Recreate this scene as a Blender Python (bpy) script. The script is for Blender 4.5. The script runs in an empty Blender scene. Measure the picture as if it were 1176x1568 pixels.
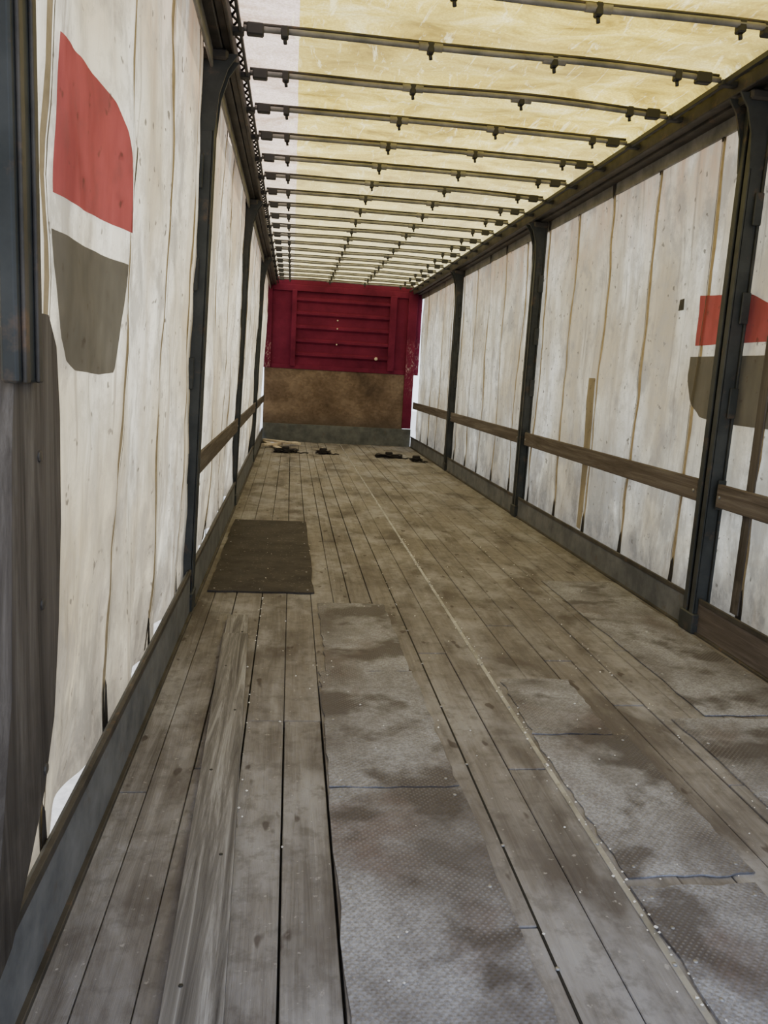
import bpy, bmesh, math, random
from mathutils import Vector, Matrix, noise
random.seed(7)
W=2.48; L=13.0; H=2.56
LEAN=.085   # the left side leans inboard towards the roof
def lx(z): return LEAN*z/2.5
sc=bpy.context.scene

# ---------------------------------------------------------------- materials
class NT:
    def __init__(s,name):
        s.m=bpy.data.materials.new(name); s.m.use_nodes=True
        s.t=s.m.node_tree; s.t.nodes.clear()
        s.out=s.t.nodes.new('ShaderNodeOutputMaterial')
        g=s.t.nodes.new('ShaderNodeNewGeometry'); s.pos=g.outputs['Position']
    def n(s,typ,**k):
        nd=s.t.nodes.new(typ)
        for a,b in k.items(): setattr(nd,a,b)
        return nd
    def set(s,sock,v):
        if isinstance(v,bpy.types.NodeSocket): s.t.links.new(v,sock)
        elif isinstance(v,(tuple,list)):
            if len(v)==3 and sock.type=='RGBA': v=(*v,1)
            sock.default_value=v
        else: sock.default_value=v
    def vec(s,scale,src=None,loc=(0,0,0),rot=(0,0,0)):
        m=s.n('ShaderNodeMapping'); s.set(m.inputs[0],src or s.pos)
        m.inputs['Scale'].default_value=scale; m.inputs['Location'].default_value=loc; m.inputs['Rotation'].default_value=rot
        return m.outputs[0]
    def noise(s,v,scale=1,detail=4,rough=.55,dist=0):
        n=s.n('ShaderNodeTexNoise'); s.set(n.inputs['Vector'],v)
        n.inputs['Scale'].default_value=scale; n.inputs['Detail'].default_value=detail
        n.inputs['Roughness'].default_value=rough; n.inputs['Distortion'].default_value=dist
        return n.outputs['Fac']
    def ramp(s,f,stops):
        r=s.n('ShaderNodeValToRGB'); s.set(r.inputs[0],f); e=r.color_ramp.elements
        while len(e)<len(stops): e.new(.5)
        for i,(p,c) in enumerate(stops):
            e[i].position=p
            if not isinstance(c,(tuple,list)): c=(c,c,c)
            e[i].color=(*c,1)
        return r.outputs[0]
    def mix(s,f,a,b,mode='MIX'):
        m=s.n('ShaderNodeMix',data_type='RGBA',blend_type=mode)
        s.set(m.inputs[0],f); s.set(m.inputs[6],a); s.set(m.inputs[7],b); return m.outputs[2]
    def math(s,op,a,b=0,c=0):
        m=s.n('ShaderNodeMath',operation=op); s.set(m.inputs[0],a); s.set(m.inputs[1],b); s.set(m.inputs[2],c); return m.outputs[0]
    def sep(s,v=None):
        m=s.n('ShaderNodeSeparateXYZ'); s.set(m.inputs[0],v or s.pos); return m.outputs
    def bump(s,h,strength=.3,dist=.01):
        b=s.n('ShaderNodeBump'); s.set(b.inputs['Height'],h); b.inputs['Strength'].default_value=strength
        b.inputs['Distance'].default_value=dist; return b.outputs[0]
    def principled(s,col,rough=.7,metal=0,normal=None,spec=.4):
        p=s.n('ShaderNodeBsdfPrincipled'); s.set(p.inputs['Base Color'],col); s.set(p.inputs['Roughness'],rough)
        s.set(p.inputs['Metallic'],metal); p.inputs['Specular IOR Level'].default_value=spec
        if normal: s.set(p.inputs['Normal'],normal)
        s.t.links.new(p.outputs[0],s.out.inputs[0]); return s.m
    def sheet(s,col,tcol,tf,normal=None):
        d=s.n('ShaderNodeBsdfDiffuse'); t=s.n('ShaderNodeBsdfTranslucent'); s.set(d.inputs[0],col); s.set(t.inputs[0],tcol)
        if normal: s.set(d.inputs['Normal'],normal)
        x=s.n('ShaderNodeMixShader'); s.set(x.inputs[0],tf)
        s.t.links.new(d.outputs[0],x.inputs[1]); s.t.links.new(t.outputs[0],x.inputs[2])
        s.t.links.new(x.outputs[0],s.out.inputs[0]); return s.m

def mat_curtain():
    s=NT('curtain_pvc')
    big=s.noise(s.vec((1,1.0,.7)),1.5,4,.5)
    col=s.ramp(big,[(.36,(.47,.375,.225)),(.50,(.64,.56,.395)),(.62,(.76,.695,.54))])
    st=s.noise(s.vec((1,4.5,.55)),1.7,4,.55)
    col=s.mix(s.ramp(st,[(.47,0),(.64,.6)]),col,(.33,.255,.155))
    x,y,z=s.sep()
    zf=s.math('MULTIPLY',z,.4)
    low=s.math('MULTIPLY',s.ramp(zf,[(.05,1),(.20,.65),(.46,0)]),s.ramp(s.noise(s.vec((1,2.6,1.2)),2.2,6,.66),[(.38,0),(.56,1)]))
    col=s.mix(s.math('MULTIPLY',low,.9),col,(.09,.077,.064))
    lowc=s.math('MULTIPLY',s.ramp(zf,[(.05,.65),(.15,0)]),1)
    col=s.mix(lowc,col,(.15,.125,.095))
    top=s.math('MULTIPLY',s.ramp(zf,[(.76,0),(1.0,1)]),s.ramp(s.noise(s.vec((1,4,1)),2.0,4,.6),[(.35,.3),(.6,1)]))
    col=s.mix(s.math('MULTIPLY',top,.9),col,(.42,.235,.115))
    bl=s.noise(s.vec((1,2.0,1.5),loc=(3,7,1)),1.6,7,.68)
    col=s.mix(s.ramp(bl,[(.53,0),(.62,.6)]),col,(.21,.18,.14))
    drip=s.noise(s.vec((1,16,.8),loc=(1,3,5)),1.5,3,.5)
    col=s.mix(s.ramp(drip,[(.62,0),(.70,.55)]),col,(.19,.145,.095))
    sp=s.noise(s.vec((1,1,1)),24,2,.5)
    col=s.mix(s.ramp(sp,[(.67,0),(.72,.85)]),col,(.09,.07,.05))
    fine=s.noise(s.vec((1,1,1)),9,8,.75)
    col=s.mix(s.ramp(fine,[(.40,.5),(.53,0)]),col,(.34,.285,.20))
    cr=s.noise(s.vec((1,3,.8)),4,5,.6,.6)
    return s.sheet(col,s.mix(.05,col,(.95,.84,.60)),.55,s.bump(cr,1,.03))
def mat_roof():
    s=NT('roof_tarpaulin')
    a=s.noise(s.vec((1.2,2.2,1)),2.2,8,.70,.6)
    col=s.ramp(a,[(.34,(.21,.135,.018)),(.44,(.42,.295,.045)),(.56,(.62,.465,.095)),(.70,(.83,.70,.29))])
    x,y,z=s.sep()
    big=s.noise(s.vec((.8,1,1),loc=(2,3,0)),1.1,3,.5)
    col=s.mix(s.ramp(big,[(.36,.45),(.55,0)]),col,(.27,.20,.07))
    edge=s.math('LESS_THAN',x,s.math('ADD',.42,s.math('MULTIPLY',s.noise(s.pos,3,2),.02)))
    col=s.mix(edge,col,s.ramp(a,[(.35,(.38,.25,.17)),(.58,(.70,.54,.43))]))
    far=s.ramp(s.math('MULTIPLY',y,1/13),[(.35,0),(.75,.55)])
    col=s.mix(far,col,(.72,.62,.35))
    fine=s.noise(s.vec((3,3,1)),30,4,.7)
    col=s.mix(s.ramp(fine,[(.40,.4),(.6,0)]),col,(.22,.15,.04))
    cr=s.noise(s.vec((5,1,1)),2.5,6,.75,2.)
    col=s.mix(s.ramp(cr,[(.56,0),(.66,.4)]),col,(.86,.76,.42))
    return s.sheet(col,col,.8,s.bump(a,.5,.03))
def mat_steel(name,c1,c2,rough=.6,rust=(.2,.11,.06),rf=.3,metal=.2):
    s=NT(name); a=s.noise(s.pos,6,6,.65)
    col=s.ramp(a,[(.35,c1),(.65,c2)])
    col=s.mix(s.ramp(s.noise(s.pos,11,5,.7),[(.58,0),(.72,rf)]),col,rust)
    return s.principled(col,rough,metal,s.bump(a,.25,.004))
def mat_wood(name,cs,axis='y',rough=.8,stretch=1):
    s=NT(name); at=s.n('ShaderNodeAttribute',attribute_name='tint').outputs['Fac']
    sc={'y':(28,1.2*stretch,28),'z':(22,22,1.2)}[axis]
    off=s.n('ShaderNodeCombineXYZ'); s.set(off.inputs[0],s.math('MULTIPLY',at,7)); s.set(off.inputs[2],s.math('MULTIPLY',at,13))
    v=s.n('ShaderNodeVectorMath',operation='ADD'); s.set(v.inputs[0],s.pos); s.set(v.inputs[1],off.outputs[0])
    g=s.noise(s.vec(sc,v.outputs[0]),1,7,.75,.9)
    col=s.ramp(g,[(.28,cs[0]),(.5,cs[1]),(.72,cs[2])])
    return s,g,col,at
def mat_floor():
    s,g,col,at=mat_wood('floor_boards',[(.10,.091,.088),(.192,.182,.182),(.29,.283,.292)])
    col=s.mix(s.math('MULTIPLY',at,.4),col,(.25,.228,.217))
    x,y,z=s.sep()
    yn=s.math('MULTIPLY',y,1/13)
    # worn brown traffic zone in the middle of the load bed
    zone=s.ramp(yn,[(.14,0),(.28,1),(.55,.6),(.9,.1)])
    zn=s.ramp(s.noise(s.vec((1.1,.5,1),loc=(1,1,0)),1.6,5,.6),[(.34,1),(.62,.2)])
    col=s.mix(s.math('MULTIPLY',s.math('MULTIPLY',zone,zn),.55),col,(.082,.067,.058))
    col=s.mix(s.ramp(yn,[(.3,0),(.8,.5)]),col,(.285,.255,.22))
    st=s.noise(s.vec((2.0,.9,1)),1.7,5,.58,.2)
    col=s.mix(s.ramp(st,[(.38,.7),(.52,0)]),col,(.068,.056,.051))
    du=s.noise(s.vec((1.8,1.0,1),loc=(3,5,0)),1.8,6,.64,.3)
    col=s.mix(s.ramp(du,[(.48,0),(.64,.55)]),col,(.36,.358,.385))
    rg=s.noise(s.vec((1,1,1)),14,6,.7)
    col=s.mix(s.ramp(rg,[(.38,.45),(.5,0)]),col,(.10,.09,.086))
    sp=s.noise(s.pos,45,3,.6)
    col=s.mix(s.ramp(sp,[(.66,0),(.72,.6)]),col,(.42,.40,.39))
    kn=s.noise(s.vec((7,3,1)),2.2,2,.5)
    col=s.mix(s.ramp(kn,[(.67,0),(.71,.7)]),col,(.05,.038,.033))
    return s.principled(col,.85,0,s.bump(g,.8,.006),.2)
def mat_panel():
    s=NT('anti_slip_plywood')
    a=s.noise(s.vec((1,.8,1)),2.6,6,.65,.2)
    col=s.ramp(a,[(.34,(.105,.096,.10)),(.46,(.20,.197,.215)),(.60,(.32,.328,.372))])
    rd=s.noise(s.vec((1,.8,1),loc=(9,2,0)),2.2,5,.6,.2)
    col=s.mix(s.ramp(rd,[(.53,0),(.65,.75)]),col,(.11,.075,.067))
    dk=s.noise(s.vec((1.6,1.9,1),loc=(4,8,0)),1.9,6,.6,.2)
    col=s.mix(s.ramp(dk,[(.40,.85),(.49,0)]),col,(.06,.05,.047))
    def wave(r):
        w_=s.n('ShaderNodeTexWave'); s.set(w_.inputs['Vector'],s.vec((1,1,1),rot=(0,0,r))); w_.inputs['Scale'].default_value=26; w_.inputs['Distortion'].default_value=.8
        w_.inputs['Detail'].default_value=2
        return w_.outputs['Fac']
    h=s.math('MULTIPLY',wave(.785),wave(-.785))
    f=s.noise(s.pos,110,3,.7)
    col=s.mix(s.ramp(f,[(.42,.5),(.58,0)]),col,(.10,.092,.095))
    wear=s.ramp(s.noise(s.pos,3,4),[(.42,0),(.6,.2)])
    col=s.mix(s.math('MULTIPLY',s.ramp(h,[(.35,0),(.8,1)]),wear),col,(.46,.45,.46))
    return s.principled(col,.8,0,s.bump(h,.5,.003),.25)
def mat_plate():
    s=NT('dark_floor_mat'); a=s.noise(s.vec((1,1,1)),5,6,.65)
    col=s.ramp(a,[(.3,(.028,.024,.023)),(.7,(.064,.056,.052))])
    col=s.mix(s.ramp(s.noise(s.pos,55,2),[(.66,0),(.70,.5)]),col,(.22,.2,.18))
    return s.principled(col,.85,0,s.bump(a,.3,.01),.2)
def mat_red():
    s=NT('bulkhead_red_paint'); a=s.noise(s.pos,2.5,6,.65)
    col=s.ramp(a,[(.3,(.085,.009,.026)),(.7,(.175,.020,.052))])
    sc=s.noise(s.vec((1.5,1,7)),5,5,.75,1.5)
    col=s.mix(s.ramp(sc,[(.68,0),(.73,.4)]),col,(.40,.28,.32))
    x,y,z=s.sep()
    e=s.math('MAXIMUM',s.math('GREATER_THAN',x,2.30),s.math('LESS_THAN',x,.10))
    zz=s.ramp(s.math('MULTIPLY',z,.4),[(.3,0),(.55,1),(.72,0)])
    wr=s.ramp(s.noise(s.vec((6,1,3)),4,6,.75,1),[(.54,0),(.60,.6)])
    col=s.mix(s.math('MULTIPLY',s.math('MULTIPLY',wr,zz),e),col,(.5,.42,.42))
    return s.principled(col,.75,0,s.bump(a,.1,.01),.1)
def mat_osb():
    s=NT('stained_plywood'); v=s.n('ShaderNodeTexVoronoi'); v.inputs['Scale'].default_value=1; s.set(v.inputs['Vector'],s.vec((22,1,34)))
    a=s.noise(s.vec((1,1,1)),2.2,6,.65,.3)
    bw=s.n('ShaderNodeRGBToBW'); s.set(bw.inputs[0],v.outputs['Color'])
    col=s.ramp(a,[(.32,(.085,.058,.043)),(.5,(.155,.108,.078)),(.68,(.24,.175,.13))])
    col=s.mix(.45,col,s.ramp(bw.outputs[0],[(.2,.5),(.8,1)]),'MULTIPLY')
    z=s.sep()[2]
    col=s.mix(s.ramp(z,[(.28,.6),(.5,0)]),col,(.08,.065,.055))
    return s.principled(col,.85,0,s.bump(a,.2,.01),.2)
def mat_plain(name,c,rough=.7,metal=0,var=.25):
    s=NT(name); a=s.noise(s.pos,14,5,.65)
    return s.principled(s.ramp(a,[(.3,tuple(x*(1-var) for x in c)),(.7,tuple(min(1,x*(1+var)) for x in c))]),rough,metal,s.bump(a,.2,.004))

M=dict(
 curtain=mat_curtain(), roof=mat_roof(), floor=mat_floor(), panel=mat_panel(), plate=mat_plate(), red=mat_red(), osb=mat_osb(),
 post=mat_steel('post_painted_steel',(.018,.022,.024),(.042,.046,.048),.6),
 rail=mat_steel('rail_dark_steel',(.028,.025,.022),(.07,.062,.054),.6,rf=.5),
 bow=mat_steel('roof_bow_steel',(.12,.12,.115),(.25,.24,.23),.55,(.12,.08,.05),.3,.3),
 black=mat_plain('black_plastic',(.018,.018,.018),.6),
 kick=mat_steel('kick_rail_aluminium',(.075,.08,.09),(.155,.16,.17),.7,(.10,.075,.055),.7,.1),
 alu=mat_steel('floor_strip_aluminium',(.22,.22,.23),(.45,.45,.47),.5,(.1,.08,.06),.6,.5),
 strap=mat_plain('strap_webbing',(.36,.295,.20),.85),
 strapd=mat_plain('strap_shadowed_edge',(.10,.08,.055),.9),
 white=mat_plain('white_debris',(.75,.73,.7),.9),
 greyband=mat_steel('bulkhead_kickplate_steel',(.07,.075,.075),(.14,.145,.14),.7,(.1,.06,.04),.4,.1),
 blackgap=mat_plain('subfloor_dark',(.012,.011,.01),.9),
 rag=mat_plain('dark_webbing',(.02,.017,.018),.95),
 pale=mat_plain('pale_timber',(.60,.51,.40),.85),
 concrete=mat_plain('yard_concrete',(.36,.35,.33),.9),
)
def mat_print(name,c):
    s=NT(name); a=s.noise(s.vec((1,3,1)),3,5,.6)
    col=s.ramp(a,[(.3,tuple(x*.82 for x in c)),(.7,tuple(min(1,x*1.12) for x in c))])
    sp=s.noise(s.vec((1,1,1)),24,2,.5)
    col=s.mix(s.ramp(sp,[(.66,0),(.72,.5)]),col,(.12,.09,.07))
    fine=s.noise(s.vec((1,1,1)),9,8,.75)
    col=s.mix(s.ramp(fine,[(.36,.45),(.5,0)]),col,tuple(x*.6+.05 for x in c))
    return s.sheet(col,col,.45)
M['decred']=mat_print('curtain_print_red',(.46,.12,.125)); M['decgrey']=mat_print('curtain_print_grey',(.18,.168,.147))
def simple_wood(name,cs,axis):
    s,g,col,at=mat_wood(name,cs,axis); 
    return s.principled(col,.85,0,s.bump(g,.5,.004),.2)
M['slat']=simple_wood('slat_timber',[(.045,.035,.032),(.10,.083,.075),(.18,.16,.15)],'y')
def board_mat():
    s,g,col,at=mat_wood('post_board_timber',[(.03,.025,.022),(.08,.069,.061),(.15,.135,.122)],'z')
    z=s.sep()[2]
    k=s.math('MULTIPLY',s.ramp(z,[(.15,1),(.75,0)]),s.ramp(s.noise(s.pos,4,5,.6),[(.38,0),(.55,1)]))
    col=s.mix(s.math('MULTIPLY',k,.9),col,(.015,.013,.012))
    return s.principled(col,.85,0,s.bump(g,.5,.004),.2)
M['board']=board_mat()
M['raised']=simple_wood('raised_plank_timber',[(.035,.031,.031),(.16,.152,.152),(.42,.42,.435)],'y')

# ---------------------------------------------------------------- mesh builder
class MB:
    def __init__(s): s.v=[];s.f=[];s.mi=[];s.mats=[];s.tint=[];s.sm=[]
    def idx(s,m):
        if m not in s.mats: s.mats.append(m)
        return s.mats.index(m)
    def add(s,vs,fs,m,t=0.,smooth=False):
        b=len(s.v); s.v+=[tuple(v) for v in vs]; i=s.idx(m)
        for f in fs: s.f.append(tuple(b+k for k in f)); s.mi.append(i); s.tint.append(t); s.sm.append(smooth)
    def box(s,x0,x1,y0,y1,z0,z1,m,t=0.,ch=0.,mat4=None):
        bm=bmesh.new(); bmesh.ops.create_cube(bm,size=1)
        for v in bm.verts:
            v.co=Vector(((x0+x1)/2+v.co.x*(x1-x0),(y0+y1)/2+v.co.y*(y1-y0),(z0+z1)/2+v.co.z*(z1-z0)))
        if ch>0: bmesh.ops.bevel(bm,geom=bm.edges[:],offset=ch,segments=1,affect='EDGES')
        if mat4: bmesh.ops.transform(bm,matrix=mat4,verts=bm.verts[:])
        bm.verts.index_update()
        s.add([v.co[:] for v in bm.verts],[[v.index for v in f.verts] for f in bm.faces],m,t); bm.free()
    def tube(s,pts,r,m,n=8,flat=1.,t=0.,cap=True):
        rings=[]
        P=[Vector(p) for p in pts]
        for i,p in enumerate(P):
            d=(P[min(i+1,len(P)-1)]-P[max(i-1,0)]).normalized()
            a=d.cross(Vector((0,0,1)) if abs(d.z)<.9 else Vector((1,0,0))).normalized(); b=a.cross(d)
            rings.append([p+a*math.cos(k*2*math.pi/n)*r+b*math.sin(k*2*math.pi/n)*r*flat for k in range(n)])
        vs=[v for rg in rings for v in rg]; fs=[]
        for i in range(len(P)-1):
            for k in range(n):
                fs.append((i*n+k,i*n+(k+1)%n,(i+1)*n+(k+1)%n,(i+1)*n+k))
        if cap: fs+= [tuple(range(n))[::-1],tuple((len(P)-1)*n+k for k in range(n))]
        s.add(vs,fs,m,t,True)
    def prism(s,poly,axis,a,b,m,t=0.):
        def mk(p,q): return {'x':(q,p[0],p[1]),'y':(p[0],q,p[1]),'z':(p[0],p[1],q)}[axis]
        n=len(poly); vs=[mk(p,a) for p in poly]+[mk(p,b) for p in poly]
        fs=[tuple(range(n)),tuple(range(2*n-1,n-1,-1))]+[(i,(i+1)%n,n+(i+1)%n,n+i) for i in range(n)]
        s.add(vs,fs,m,t)
    def lean(s): s.v=[(x+lx(z),y,z) for x,y,z in s.v]; return s
    def make(s,name,parent=None,bevel=0):
        me=bpy.data.meshes.new(name); me.from_pydata(s.v,[],s.f)
        for m in s.mats: me.materials.append(m)
        for i,p in enumerate(me.polygons): p.material_index=s.mi[i]; p.use_smooth=s.sm[i]
        at=me.attributes.new('tint','FLOAT','FACE'); at.data.foreach_set('value',s.tint)
        bm=bmesh.new(); bm.from_mesh(me); bmesh.ops.recalc_face_normals(bm,faces=bm.faces); bm.to_mesh(me); bm.free()
        o=bpy.data.objects.new(name,me); sc.collection.objects.link(o)
        if parent: o.parent=parent
        if bevel:
            b=o.modifiers.new('bevel','BEVEL'); b.width=bevel; b.segments=2; b.limit_method='ANGLE'
        return o

# ---------------------------------------------------------------- floor
xe=[.01,.09,.20,.335,.46,.585,.70,.785,.90,1.02,1.145,1.27,1.42,1.56,1.68,1.80,1.93,2.06,2.18,2.31,2.45]
b=MB()
b.box(0,W,-.6,L,-.12,-.032,M['blackgap'])
for i in range(len(xe)-1):
    y=-.5; first=True
    while y<L:
        y2=min(L,y+random.uniform(2.6,4.6)) if not first else random.uniform(1.2,3.8); first=False
        if L-y2<.8: y2=L
        g=random.choice([.0012,.0012,.002,.0035])
        b.box(xe[i]+g,xe[i+1]-g,y+.002,y2-.002,-.03,random.uniform(-.004,0),M['floor'],random.random(),.002)
        y=y2
b.make('floor')

# aluminium strip between the boards; thin black strip stands in for a dark gap
for x,hw in ((1.27,.008),(1.02,.003)):
    b=MB(); 
    b.box(x-hw,x+hw,.2,L-.05,-.02,.001,M['alu'] if x>1.1 else M['blackgap'],0,.001)
    for k in range(30):
        b.tube([(x,.5+k*.42,.001),(x,.5+k*.42,.0035)],.005,M['alu'],8)
    b.make('floor_joint_strip')

# floor repair panels
def patch(name,x0,x1,y0,y1,m,th=.006,rot=0,jag=.012,z=0.0005,sp=.35):
    b=MB(); poly=[]
    def edge(a,c,n):
        for i in range(n):
            t=i/n; p=Vector(a).lerp(Vector(c),t); j=jag*.5
            poly.append((p.x+random.uniform(-j,j),p.y+random.uniform(-j,j)))
    edge((x0,y0),(x1,y0),9); edge((x1,y0),(x1,y1),17); edge((x1,y1),(x0,y1),9); edge((x0,y1),(x0,y0),17)
    cx,cy=(x0+x1)/2,(y0+y1)/2; c,s_=math.cos(rot),math.sin(rot)
    poly=[(cx+(p[0]-cx)*c-(p[1]-cy)*s_,cy+(p[0]-cx)*s_+(p[1]-cy)*c) for p in poly]
    b.prism(poly,'z',z,z+th,m)
    ny=max(2,int((y1-y0)/sp))
    for i in range(ny+1):
        for xx in (x0+.03,x1-.03):
            yy=y0+.04+(y1-y0-.08)*i/ny
            px=cx+(xx-cx)*c-(yy-cy)*s_; py=cy+(xx-cx)*s_+(yy-cy)*c
            b.tube([(px,py,z+th-.001),(px,py,z+th+.0012)],.005,M['alu'],8)
    return b.make(name)
patch('floor_mat',.05,.60,4.02,6.0,M['plate'],.008)
patch('floor_repair_panel',.62,.955,2.93,3.85,M['panel'],.003)
patch('floor_repair_panel',.595,.965,2.05,2.925,M['panel'],.004,.004)
patch('floor_repair_panel',.59,.975,.35,2.04,M['panel'],.004,.0)
patch('floor_repair_panel',1.30,1.575,2.38,2.86,M['panel'],.004,-.02)
patch('floor_repair_panel',1.29,1.62,1.62,2.37,M['panel'],.004,.01)
patch('floor_repair_panel',1.285,1.60,.3,1.58,M['panel'],.006,sp=.1)
patch('floor_repair_panel',1.85,2.38,1.2,2.5,M['panel'],.005,.01,sp=.16)
patch('floor_repair_panel',1.98,2.41,2.53,4.4,M['panel'],.003,.01)
b=MB()
def rp(y): return .255-.030*(y-1.2)
b.prism([(rp(.2),.2),(rp(.2)+.115,.2),(rp(3.28)+.105,3.28),(rp(3.28),3.28)],'z',.0005,.032,M['raised'],.3)
b.prism([(rp(3.29)+.005,3.29),(rp(3.29)+.10,3.29),(rp(3.56)+.10,3.56),(rp(3.56)+.005,3.56)],'z',.0005,.026,M['raised'],.7)
for k in range(8):
    y=.5+k*.4; b.tube([(rp(y)+.03+.05*(k%2),y,.031),(rp(y)+.03+.05*(k%2),y,.0335)],.005,M['black'],8)
b.make('raised_floor_plank',bevel=.003)
# crumbs
b=MB()
for k in range(520):
    if random.random()<.7: x=random.choice([1.27,1.27,1.27,.335,1.80])+random.gauss(0,.012)
    else: x=random.uniform(.4,2.35)
    y=random.uniform(1.1,5.5) if random.random()<.8 else random.uniform(5,11)
    r=random.uniform(.001,.005)
    vs=[(x+r*random.uniform(.6,1.2)*a,y+r*random.uniform(.6,1.4)*c,.0075+r*d*.7) for a,c,d in ((1,0,0),(0,1,0),(-1,0,0),(0,-1,0),(0,0,1),(0,0,-1))]
    b.add(vs,[(0,1,4),(1,2,4),(2,3,4),(3,0,4),(1,0,5),(2,1,5),(3,2,5),(0,3,5)],M['white'])
b.make('floor_debris')

# ---------------------------------------------------------------- curtains
SL=[.25,.88,1.50,2.14,2.78,3.40,4.04,4.68,5.32,5.96,6.6,7.24,7.88,8.52,9.16,9.8,10.44,11.08,11.72,12.36]
SR=[.7,1.34,1.98,2.62,3.25,3.89,4.56,5.2,5.85,6.5,7.14,7.8,8.44,9.08,9.72,10.36,11.0,11.64,12.28]
def disp(side,y,z):
    S=SL if side<0 else SR
    d=min(abs(y-q) for q in S); d=min(d,.32)/.32
    o=.018*(math.sin(d*math.pi/2)**.7)
    o+=.022*noise.noise(Vector((y*1.3,z*.9,side*5)))+.018*noise.noise(Vector((y*5,z*1.4,side*9)))+.007*noise.noise(Vector((y*11+z*4,z*5,side*9)))
    k=max(0,1-(z-.1)/.5); o+=k*k*.06*noise.noise(Vector((y*3.1,3,side)))+k*k*.02*d
    return o
def cx_(side,y,z,inset=0):
    base=-.034 if side<0 else W+.034
    return base+side*disp(side,y,z)-side*inset+(lx(z) if side<0 else 0)
def curtain(side,name):
    b=MB(); ny=900; nz=60; y0,y1=(.05,L-.03)
    vs=[];fs=[]
    S=SL if side<0 else SR
    for i in range(ny+1):
        y=y0+(y1-y0)*i/ny; d=min(min(abs(y-q) for q in S),.32)/.32
        zb=.10+.02*d+.012*noise.noise(Vector((y*4,0,side)))
        for j in range(nz+1):
            z=zb+(2.50-zb)*j/nz; vs.append((cx_(side,y,z),y,z))
    for i in range(ny):
        for j in range(nz):
            a=i*(nz+1)+j; fs.append((a,a+nz+1,a+nz+2,a+1))
    b.add(vs,fs,M['curtain'],0,True); o=b.make(name)
    for q in S:
        for (w,ins,m) in ((.030,.004,M['strap']),(.007,.0065,M['strapd'])):  # coloured strips imitate the shadow lines of outside straps, with dark seam edges
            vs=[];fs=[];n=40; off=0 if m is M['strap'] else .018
            for j in range(n+1):
                z=.13+(2.47-.13)*j/n; wob=.012*noise.noise(Vector((q*3,z*1.3,2)))
                for dy in (-w/2,w/2):
                    vs.append((cx_(side,q+wob+off+dy,z,ins),q+wob+off+dy,z))
            for j in range(n): fs.append((2*j,2*j+1,2*j+3,2*j+2))
            b2=MB(); b2.add(vs,fs,m,0,True); b2.make(('strap_' if m is M['strap'] else 'seam_shadow_')+str(S.index(q)),o)
        b2=MB()
        xx=cx_(side,q,.2,.008); xt=cx_(side,q,2.4,.012)
        b2.add([(xx,q-.03,.10),(xx,q+.03,.10),(xx,q+.012,.26),(xx,q-.006,.29)],[(0,1,2,3)],M['rag'])
        b2.add([(xt,q-.03,2.50),(xt,q+.03,2.50),(xt,q+.008,2.38),(xt,q-.008,2.38)],[(0,1,2,3)],M['rag'])
        b2.make('buckle_'+str(S.index(q)),o)
    return o
cl=curtain(-1,'wall_left'); cr=curtain(1,'wall_right')
def interp(T,x):
    for (a,b_),(c,d) in zip(T,T[1:]):
        if a<=x<=c: return b_+(d-b_)*(x-a)/(c-a)
    return T[-1][1]
def decal(side,par,name,lo,hi,m,inset=.006):
    y0,y1=lo[0][0],lo[-1][0]; n=60; k=14; vs=[];fs=[]
    for i in range(n+1):
        y=y0+(y1-y0)*i/n; a=interp(lo,y); c=interp(hi,y)
        for j in range(k+1):
            z=a+(c-a)*j/k; vs.append((cx_(side,y,z,inset),y,z))
    for i in range(n):
        for j in range(k):
            q=i*(k+1)+j; fs.append((q,q+k+1,q+k+2,q+1))
    b=MB(); b.add(vs,fs,m,0,True); b.make(name,par)
decal(-1,cl,'print_red',[(1.56,1.455),(2.14,1.48)],[(1.56,1.725),(1.62,1.737),(1.75,1.752),(1.87,1.752),(1.97,1.735),(2.05,1.70),(2.10,1.655),(2.13,1.60),(2.14,1.5)],M['decred'])
decal(-1,cl,'print_grey',[(1.545,1.33),(1.57,1.26),(1.60,1.20),(1.65,1.155),(1.72,1.135),(1.95,1.125),(2.06,1.13),(2.12,1.38)],[(1.545,1.39),(2.12,1.40)],M['decgrey'])
decal(-1,cl,'vent_slot',[(2.18,1.54),(2.205,1.54)],[(2.18,1.70),(2.205,1.70)],M['black'],.012)
decal(1,cr,'print_red',[(3.2,1.40),(3.96,1.40)],[(3.2,1.46),(3.3,1.55),(3.5,1.62),(3.96,1.655)],M['decred'])
decal(1,cr,'print_grey',[(3.2,1.02),(3.6,1.02),(3.82,1.04),(3.93,1.12),(4.0,1.25)],[(3.2,1.34),(4.0,1.345)],M['decgrey'])
decal(1,cr,'vent_patch',[(4.13,1.595),(4.20,1.595)],[(4.13,1.655),(4.20,1.655)],M['black'],.012)
decal(1,cr,'stain_patch',[(5.25,.16),(5.37,.16)],[(5.25,1.22),(5.37,1.22)],mat_print('stained_repair_tape',(.38,.32,.22)),.0055)

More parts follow.
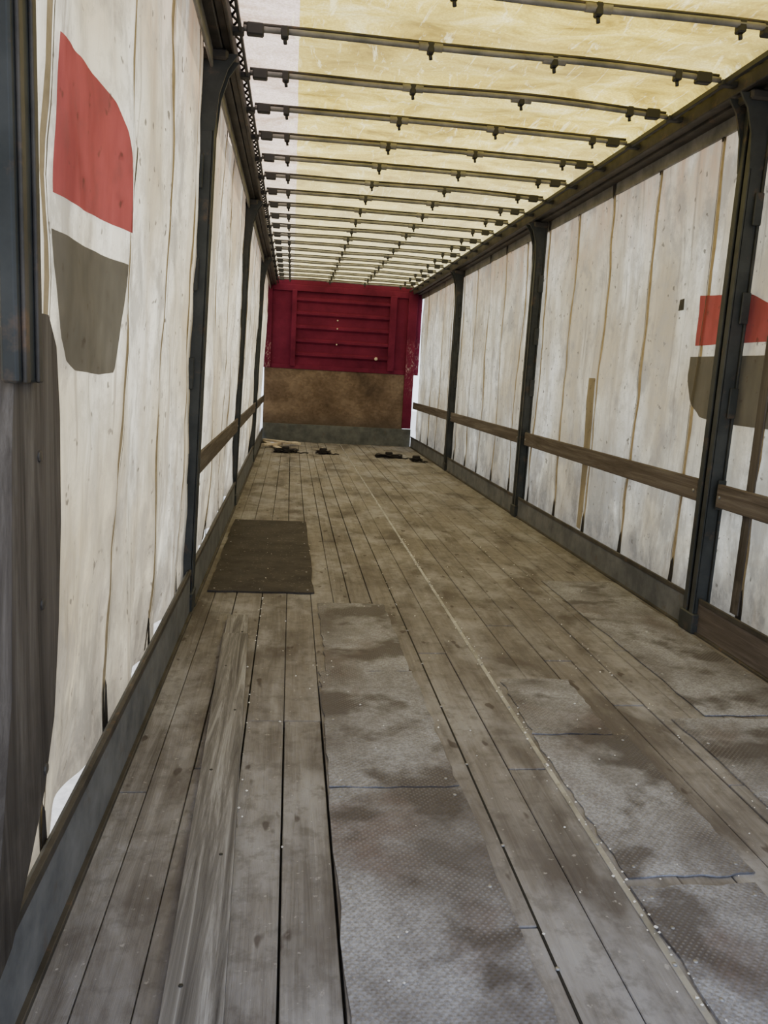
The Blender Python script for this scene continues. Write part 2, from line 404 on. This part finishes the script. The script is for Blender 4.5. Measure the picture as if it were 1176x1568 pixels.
# ---------------------------------------------------------------- kick rails
def kick(side,name):
    b=MB(); x0,x1=(-.012,.006) if side<0 else (W-.032,W-.004)
    zt=.205 if side<0 else .17
    S=[3.7,6.65,9.85] if side<0 else [.5,3.52,6.63,9.83]
    seg=[-.1]+[s_ for s_ in S]+[L-.02]
    for a,c in zip(seg,seg[1:]):
        m=M['slat'] if (side>0 and a<1) else M['kick']
        b.box(x0,x1,a+.05,c-.05,-.02,zt,m,random.random(),.004)
        xi=x1 if side<0 else x0
        b.box(xi-.006,xi+.006,a+.06,c-.06,zt-.015,zt+.01,M['rail'],0,.002)
        b.box(xi-.012 if side>0 else xi-.004,xi+.004 if side>0 else xi+.012,a+.06,c-.06,-.01,.012,M['rail'],0,.002)
    b.make(name)
kick(-1,'baseboard_left'); kick(1,'baseboard_right')

# ---------------------------------------------------------------- posts
def post(side,y):
    b=MB(); o_=-.068 if side<0 else 0
    X=lambda d:(W-d+.022 if side>0 else d+o_)
    def bx(d0,d1,y0,y1,z0,z1,m,ch=.003):
        a,c=sorted((X(d0),X(d1))); b.box(a,c,y0,y1,z0,z1,m,0,ch)
    bx(.0,.012,y-.062,y+.062,.0,2.46,M['post'])
    bx(.012,.075,y-.050,y-.038,.02,2.46,M['post'])
    bx(.012,.075,y+.038,y+.050,.02,2.46,M['post'])
    bx(.066,.078,y-.050,y-.012,.02,2.46,M['post'])
    bx(.066,.078,y+.012,y+.050,.02,2.46,M['post'])
    bx(.012,.06,y-.036,y+.036,.03,2.44,M['black'])
    for z in (.62,1.05,1.48,1.91):
        bx(.0,.04,y-.070,y-.06,z,z+.14,M['post']); bx(.0,.04,y+.06,y+.070,z,z+.14,M['post'])
    bx(-.0,.084,y-.068,y+.068,0.001,.10,M['post'],.006)
    for yy in (y-.045,y+.045):
        poly=[(X(.0),2.15),(X(.078),2.15),(X(.09),2.30),(X(.12),2.40),(X(.16),2.46),(X(.0),2.46)]
        b.prism(poly,'y',yy-.006,yy+.006,M['post'])
    bx(.0,.12,y-.07,y+.07,2.43,2.475,M['rail'],.01)
    if side<0: b.lean()
    b.make('side_post')
for y in (3.7,6.65,9.85): post(-1,y)
for y in (3.52,6.63,9.83): post(1,y)
# near left post with timber board
b=MB()
b.box(.03,.055,1.20,1.31,1.12,2.46,M['post'],0,.004)
b.box(.055,.062,1.215,1.235,1.12,2.46,M['rail'],0,.002); b.box(.055,.062,1.275,1.295,1.12,2.46,M['rail'],0,.002)
P=[(1.10,.14),(1.24,.17),(1.34,.26),(1.43,.35),(1.50,.47),(1.54,.65),(1.565,.84),(1.57,1.05),(1.555,1.18),(1.51,1.235),(1.38,1.235),(1.33,1.19),(1.30,1.0),(1.27,.6),(1.20,.35),(1.10,.22)]
b.prism([(y*.925,1.16-(1.16-z)*.925) for y,z in P],'x',.016,.042,M['board'])
for z in (.45,.75,1.0): b.tube([(.041,1.33,z),(.045,1.33,z)],.010,M['rail'],8)
b.make('timber_faced_post',bevel=.005)

# ---------------------------------------------------------------- horizontal slats
def slat(side,a,c,z0=.635,z1=.745):
    b=MB()
    x0,x1=(-.018,-.002) if side<0 else (W-.035,W-.012)
    b.box(x0,x1,a,c,z0,z1,M['slat'],random.random(),.004)
    for yy in (a+.03,c-.03):
        b.tube([(x1 if side<0 else x0,yy,z0+.05),((x1+.004) if side<0 else (x0-.004),yy,z0+.05)],.008,M['alu'],8)
    if side<0: b.lean()
    b.make('wooden_slat')
for a,c in ((3.79,6.56),(6.74,9.76),(9.94,12.9)): slat(-1,a,c)
for a,c in ((.3,3.43),(3.61,6.54),(6.72,9.74),(9.92,12.9)): slat(1,a,c)
b=MB(); b.box(W-.009,W-.001,3.18,3.24,.18,1.42,M['board'],0,.002); b.make('vertical_stanchion')

# ---------------------------------------------------------------- roof rails
def rail(side,name):
    b=MB(); X=lambda d:(W-d if side>0 else LEAN+d*.6)
    def bx(d0,d1,z0,z1,m,ch=.004):
        a,c=sorted((X(d0),X(d1))); b.box(a,c,-.1,L-.01,z0,z1,m,0,ch)
    bx(-.05,.045,2.47,2.60,M['rail']); bx(.045,.10,2.485,2.50,M['rail']); bx(.10,.125,2.47,2.55,M['rail']); 
    bx(-.04,-.02,2.40,2.48,M['bow'])
    bx(.165,.185,2.505,2.53,M['black'],.002)
    z=2.54
    pts=[]; n=260
    for i in range(n+1):
        pts.append((X(.14+(.02 if i%2 else -.015)),i*(L-.1)/n,z))
    b.tube(pts,.006,M['black'],5)
    for y in [k*.497+.07 for k in range(26)]:
        a,c=sorted((X(.10),X(.20))); b.box(a,c,y-.02,y+.02,2.50,2.525,M['black'],0,.004)
    b.make(name)
rail(-1,'roof_rail'); rail(1,'roof_rail')

# ---------------------------------------------------------------- roof bows
def bow(y):
    b=MB(); bend=random.choice([0,0,.008,-.008,.012]); ph=random.uniform(0,3)
    pts=[]
    for i in range(33):
        x=.20+(2.28-.20)*i/32; t=i/32
        z=2.527+.006*math.sin(t*math.pi)+bend*.4*math.sin(t*math.pi*3+ph)
        pts.append((x,y+bend*.8*math.sin(t*math.pi*2+ph),z))
    b.tube(pts,.014,M['bow'],8,.9)
    pts2=[(p[0],p[1]+.012,p[2]+.022) for p in pts]
    b.tube(pts2,.007,M['rail'],6)
    for x,w in ((.25,.035),(.37,.016),(.98,.014),(1.52,.014),(2.08,.016),(2.20,.035)):
        b.box(x-w,x+w,y-.019,y+.019,2.502,2.549,M['black'],0,.005)
        if w<.03: b.tube([(x-.0,y,2.505),(x+.004,y,2.482)],.008,M['black'],7)
    for x in (.98,1.52): b.tube([(x-.05,y,2.531),(x+.05,y,2.531)],.018,M['bow'],8)
    b.make('roof_bow')
by=[k*.497+.07 for k in range(1,26)]
for y in by: bow(y)

# ---------------------------------------------------------------- roof tarpaulin
b=MB(); nx,ny=80,700; vs=[];fs=[]; Y0=.45
for i in range(ny+1):
    y=Y0+(L-Y0)*i/ny; ph=((y-.07)/.497)%1; sag=math.sin(ph*math.pi)
    for j in range(nx+1):
        x=-.06+(W+.12)*j/nx
        z=2.572-.018*sag*math.sin(j/nx*math.pi)**.5+(.014*noise.noise(Vector((x*3,y*3.5,0)))+.008*noise.noise(Vector((x*9+y*3,y*7,4))))*sag+.03*(1 if 5<j<nx-5 else 0)
        vs.append((x,y,z+.01))
for i in range(ny):
    for j in range(nx):
        a=i*(nx+1)+j; fs.append((a,a+1,a+nx+2,a+nx+1))
b.add(vs,fs,M['roof'],0,True); b.make('ceiling')

# ---------------------------------------------------------------- front bulkhead
b=MB()
b.box(-.04,W+.04,L,L+.04,1.18,2.62,M['red'])
b.box(.0,.10,L-.05,L,1.18,2.5,M['red'],0,.005); b.box(2.29,2.44,L-.05,L,.3,2.5,M['red'],0,.005)
b.box(.10,2.29,L-.03,L,2.40,2.5,M['red'],0,.005); b.box(.1,2.29,L-.03,L,1.18,1.25,M['red'],0,.005)
for x0,x1 in ((.41,.49),(1.99,2.10)): b.box(x0,x1,L-.07,L,1.22,2.42,M['red'],0,.008)
prof=[]; z=1.25
while z<2.38:
    prof+= [(L-.004,z),(L-.004,z+.12),(L-.05,z+.15),(L-.05,z+.185),(L-.004,z+.21)]; z+=.215
vs=[];fs=[]
for (yy,zz) in prof: vs+=[(.49,yy,min(zz,2.4)),(1.99,yy,min(zz,2.4))]
for i in range(len(prof)-1): fs.append((2*i,2*i+1,2*i+3,2*i+2))
b.add(vs,fs,M['red'])
for x,z in ((1.80,1.41),(1.15,1.98),(1.15,1.85),(1.15,1.6)):
    b.tube([(x,L-.07,z),(x,L-.03,z)],.026 if x>1.5 else .011,M['pale'],12)
b.box(.0,2.30,L-.015,L+.04,.28,1.19,M['osb'])
b.box(.0,2.45,L-.03,L+.04,-.03,.29,M['greyband'],0,.004)
b.make('wall_front')

# ---------------------------------------------------------------- loose things on the floor
def strap_heap(x,y,r):
    b=MB(); 
    for k in range(3):
        pts=[]; a0=random.uniform(0,6); n=46
        for i in range(n):
            t=i/(n-1); a=a0+t*random.uniform(6.5,7.5)
            rr=r*(.35+.65*abs(math.sin(2.3*t*3+k)))
            pts.append((x+rr*1.35*math.cos(a),y+rr*.9*math.sin(a),.016+.014*k+.010*math.sin(5*a)))
        for _ in range(3):
            pts=[pts[0]]+[tuple((pts[i-1][c]+2*pts[i][c]+pts[i+1][c])/4 for c in range(3)) for i in range(1,n-1)]+[pts[-1]]
        b.tube(pts,.019,M['rag'],6,.4)
    b.tube([(x+r,y,.014),(x+r*1.6,y-.10,.010),(x+r*2.0,y+.02,.010),(x+r*2.4,y-.05,.010)],.018,M['rag'],6,.4)
    b.box(x-.05,x+.05,y-.04,y+.04,.02,.085,M['rag'],0,.01)
    b.make('lashing_strap')
strap_heap(.40,11.2,.13); strap_heap(.93,11.2,.09); strap_heap(1.86,11.05,.14); strap_heap(2.2,10.7,.06)
def stick(p,q,w,h,z):
    p=Vector((*p,z+h/2)); q=Vector((*q,z+h/2)); d=q-p; a=math.atan2(d.y,d.x)
    b=MB(); Lh=d.length/2
    b.box(-Lh,Lh,-w/2,w/2,-h/2,h/2,M['pale'],0,.004,Matrix.Translation((p+q)/2)@Matrix.Rotation(a,4,'Z'))
    b.make('timber_batten')
stick((.06,12.6),(.30,11.55),.08,.03,.001); stick((.06,11.7),(.56,12.3),.07,.03,.033); stick((.05,12.2),(.60,11.75),.06,.03,.065)
stick((.95,12.0),(1.0,11.6),.03,.015,.001)

# ---------------------------------------------------------------- outside ground
b=MB(); b.add([(-40,-40,-1.25),(42,-40,-1.25),(42,55,-1.25),(-40,55,-1.25)],[(0,1,2,3)],M['concrete']); b.make('ground')

# ---------------------------------------------------------------- light
w=bpy.data.worlds.new('World'); sc.world=w; w.use_nodes=True; nt=w.node_tree; nt.nodes.clear()
o=nt.nodes.new('ShaderNodeOutputWorld'); bg=nt.nodes.new('ShaderNodeBackground')
tc=nt.nodes.new('ShaderNodeTexCoord'); sp=nt.nodes.new('ShaderNodeSeparateXYZ'); rp_=nt.nodes.new('ShaderNodeValToRGB')
nt.links.new(tc.outputs['Generated'],sp.inputs[0]); nt.links.new(sp.outputs[2],rp_.inputs[0])
rp_.color_ramp.elements[0].color=(.80,.88,1,1); rp_.color_ramp.elements[1].color=(.42,.60,1,1)
nt.links.new(rp_.outputs[0],bg.inputs[0]); bg.inputs[1].default_value=3.1; nt.links.new(bg.outputs[0],o.inputs[0])
sl=bpy.data.lights.new('sun','SUN'); sl.energy=9; sl.angle=.01; sl.color=(1,.94,.84)
so=bpy.data.objects.new('sun',sl); sc.collection.objects.link(so)
so.rotation_euler=Vector((.35,-.55,-1)).to_track_quat('-Z','Y').to_euler()

# ---------------------------------------------------------------- camera
f,yaw,pitch,roll,cx,cz=1198.5,.1251,.1731,.0562,.4465,1.1618
cy,sy=math.cos(yaw),math.sin(yaw)
fw=Vector((sy*math.cos(pitch),cy*math.cos(pitch),-math.sin(pitch))); r=Vector((cy,-sy,0)); u=r.cross(fw)
r2=r*math.cos(roll)+u*math.sin(roll); u2=-r*math.sin(roll)+u*math.cos(roll)
cam=bpy.data.cameras.new('camera'); co=bpy.data.objects.new('camera',cam); sc.collection.objects.link(co)
cam.sensor_fit='VERTICAL'; cam.sensor_height=36; cam.lens=f/1568*36; cam.clip_start=.02; cam.clip_end=200
co.matrix_world=Matrix(((r2.x,u2.x,-fw.x,cx),(r2.y,u2.y,-fw.y,0),(r2.z,u2.z,-fw.z,cz),(0,0,0,1)))
sc.camera=co
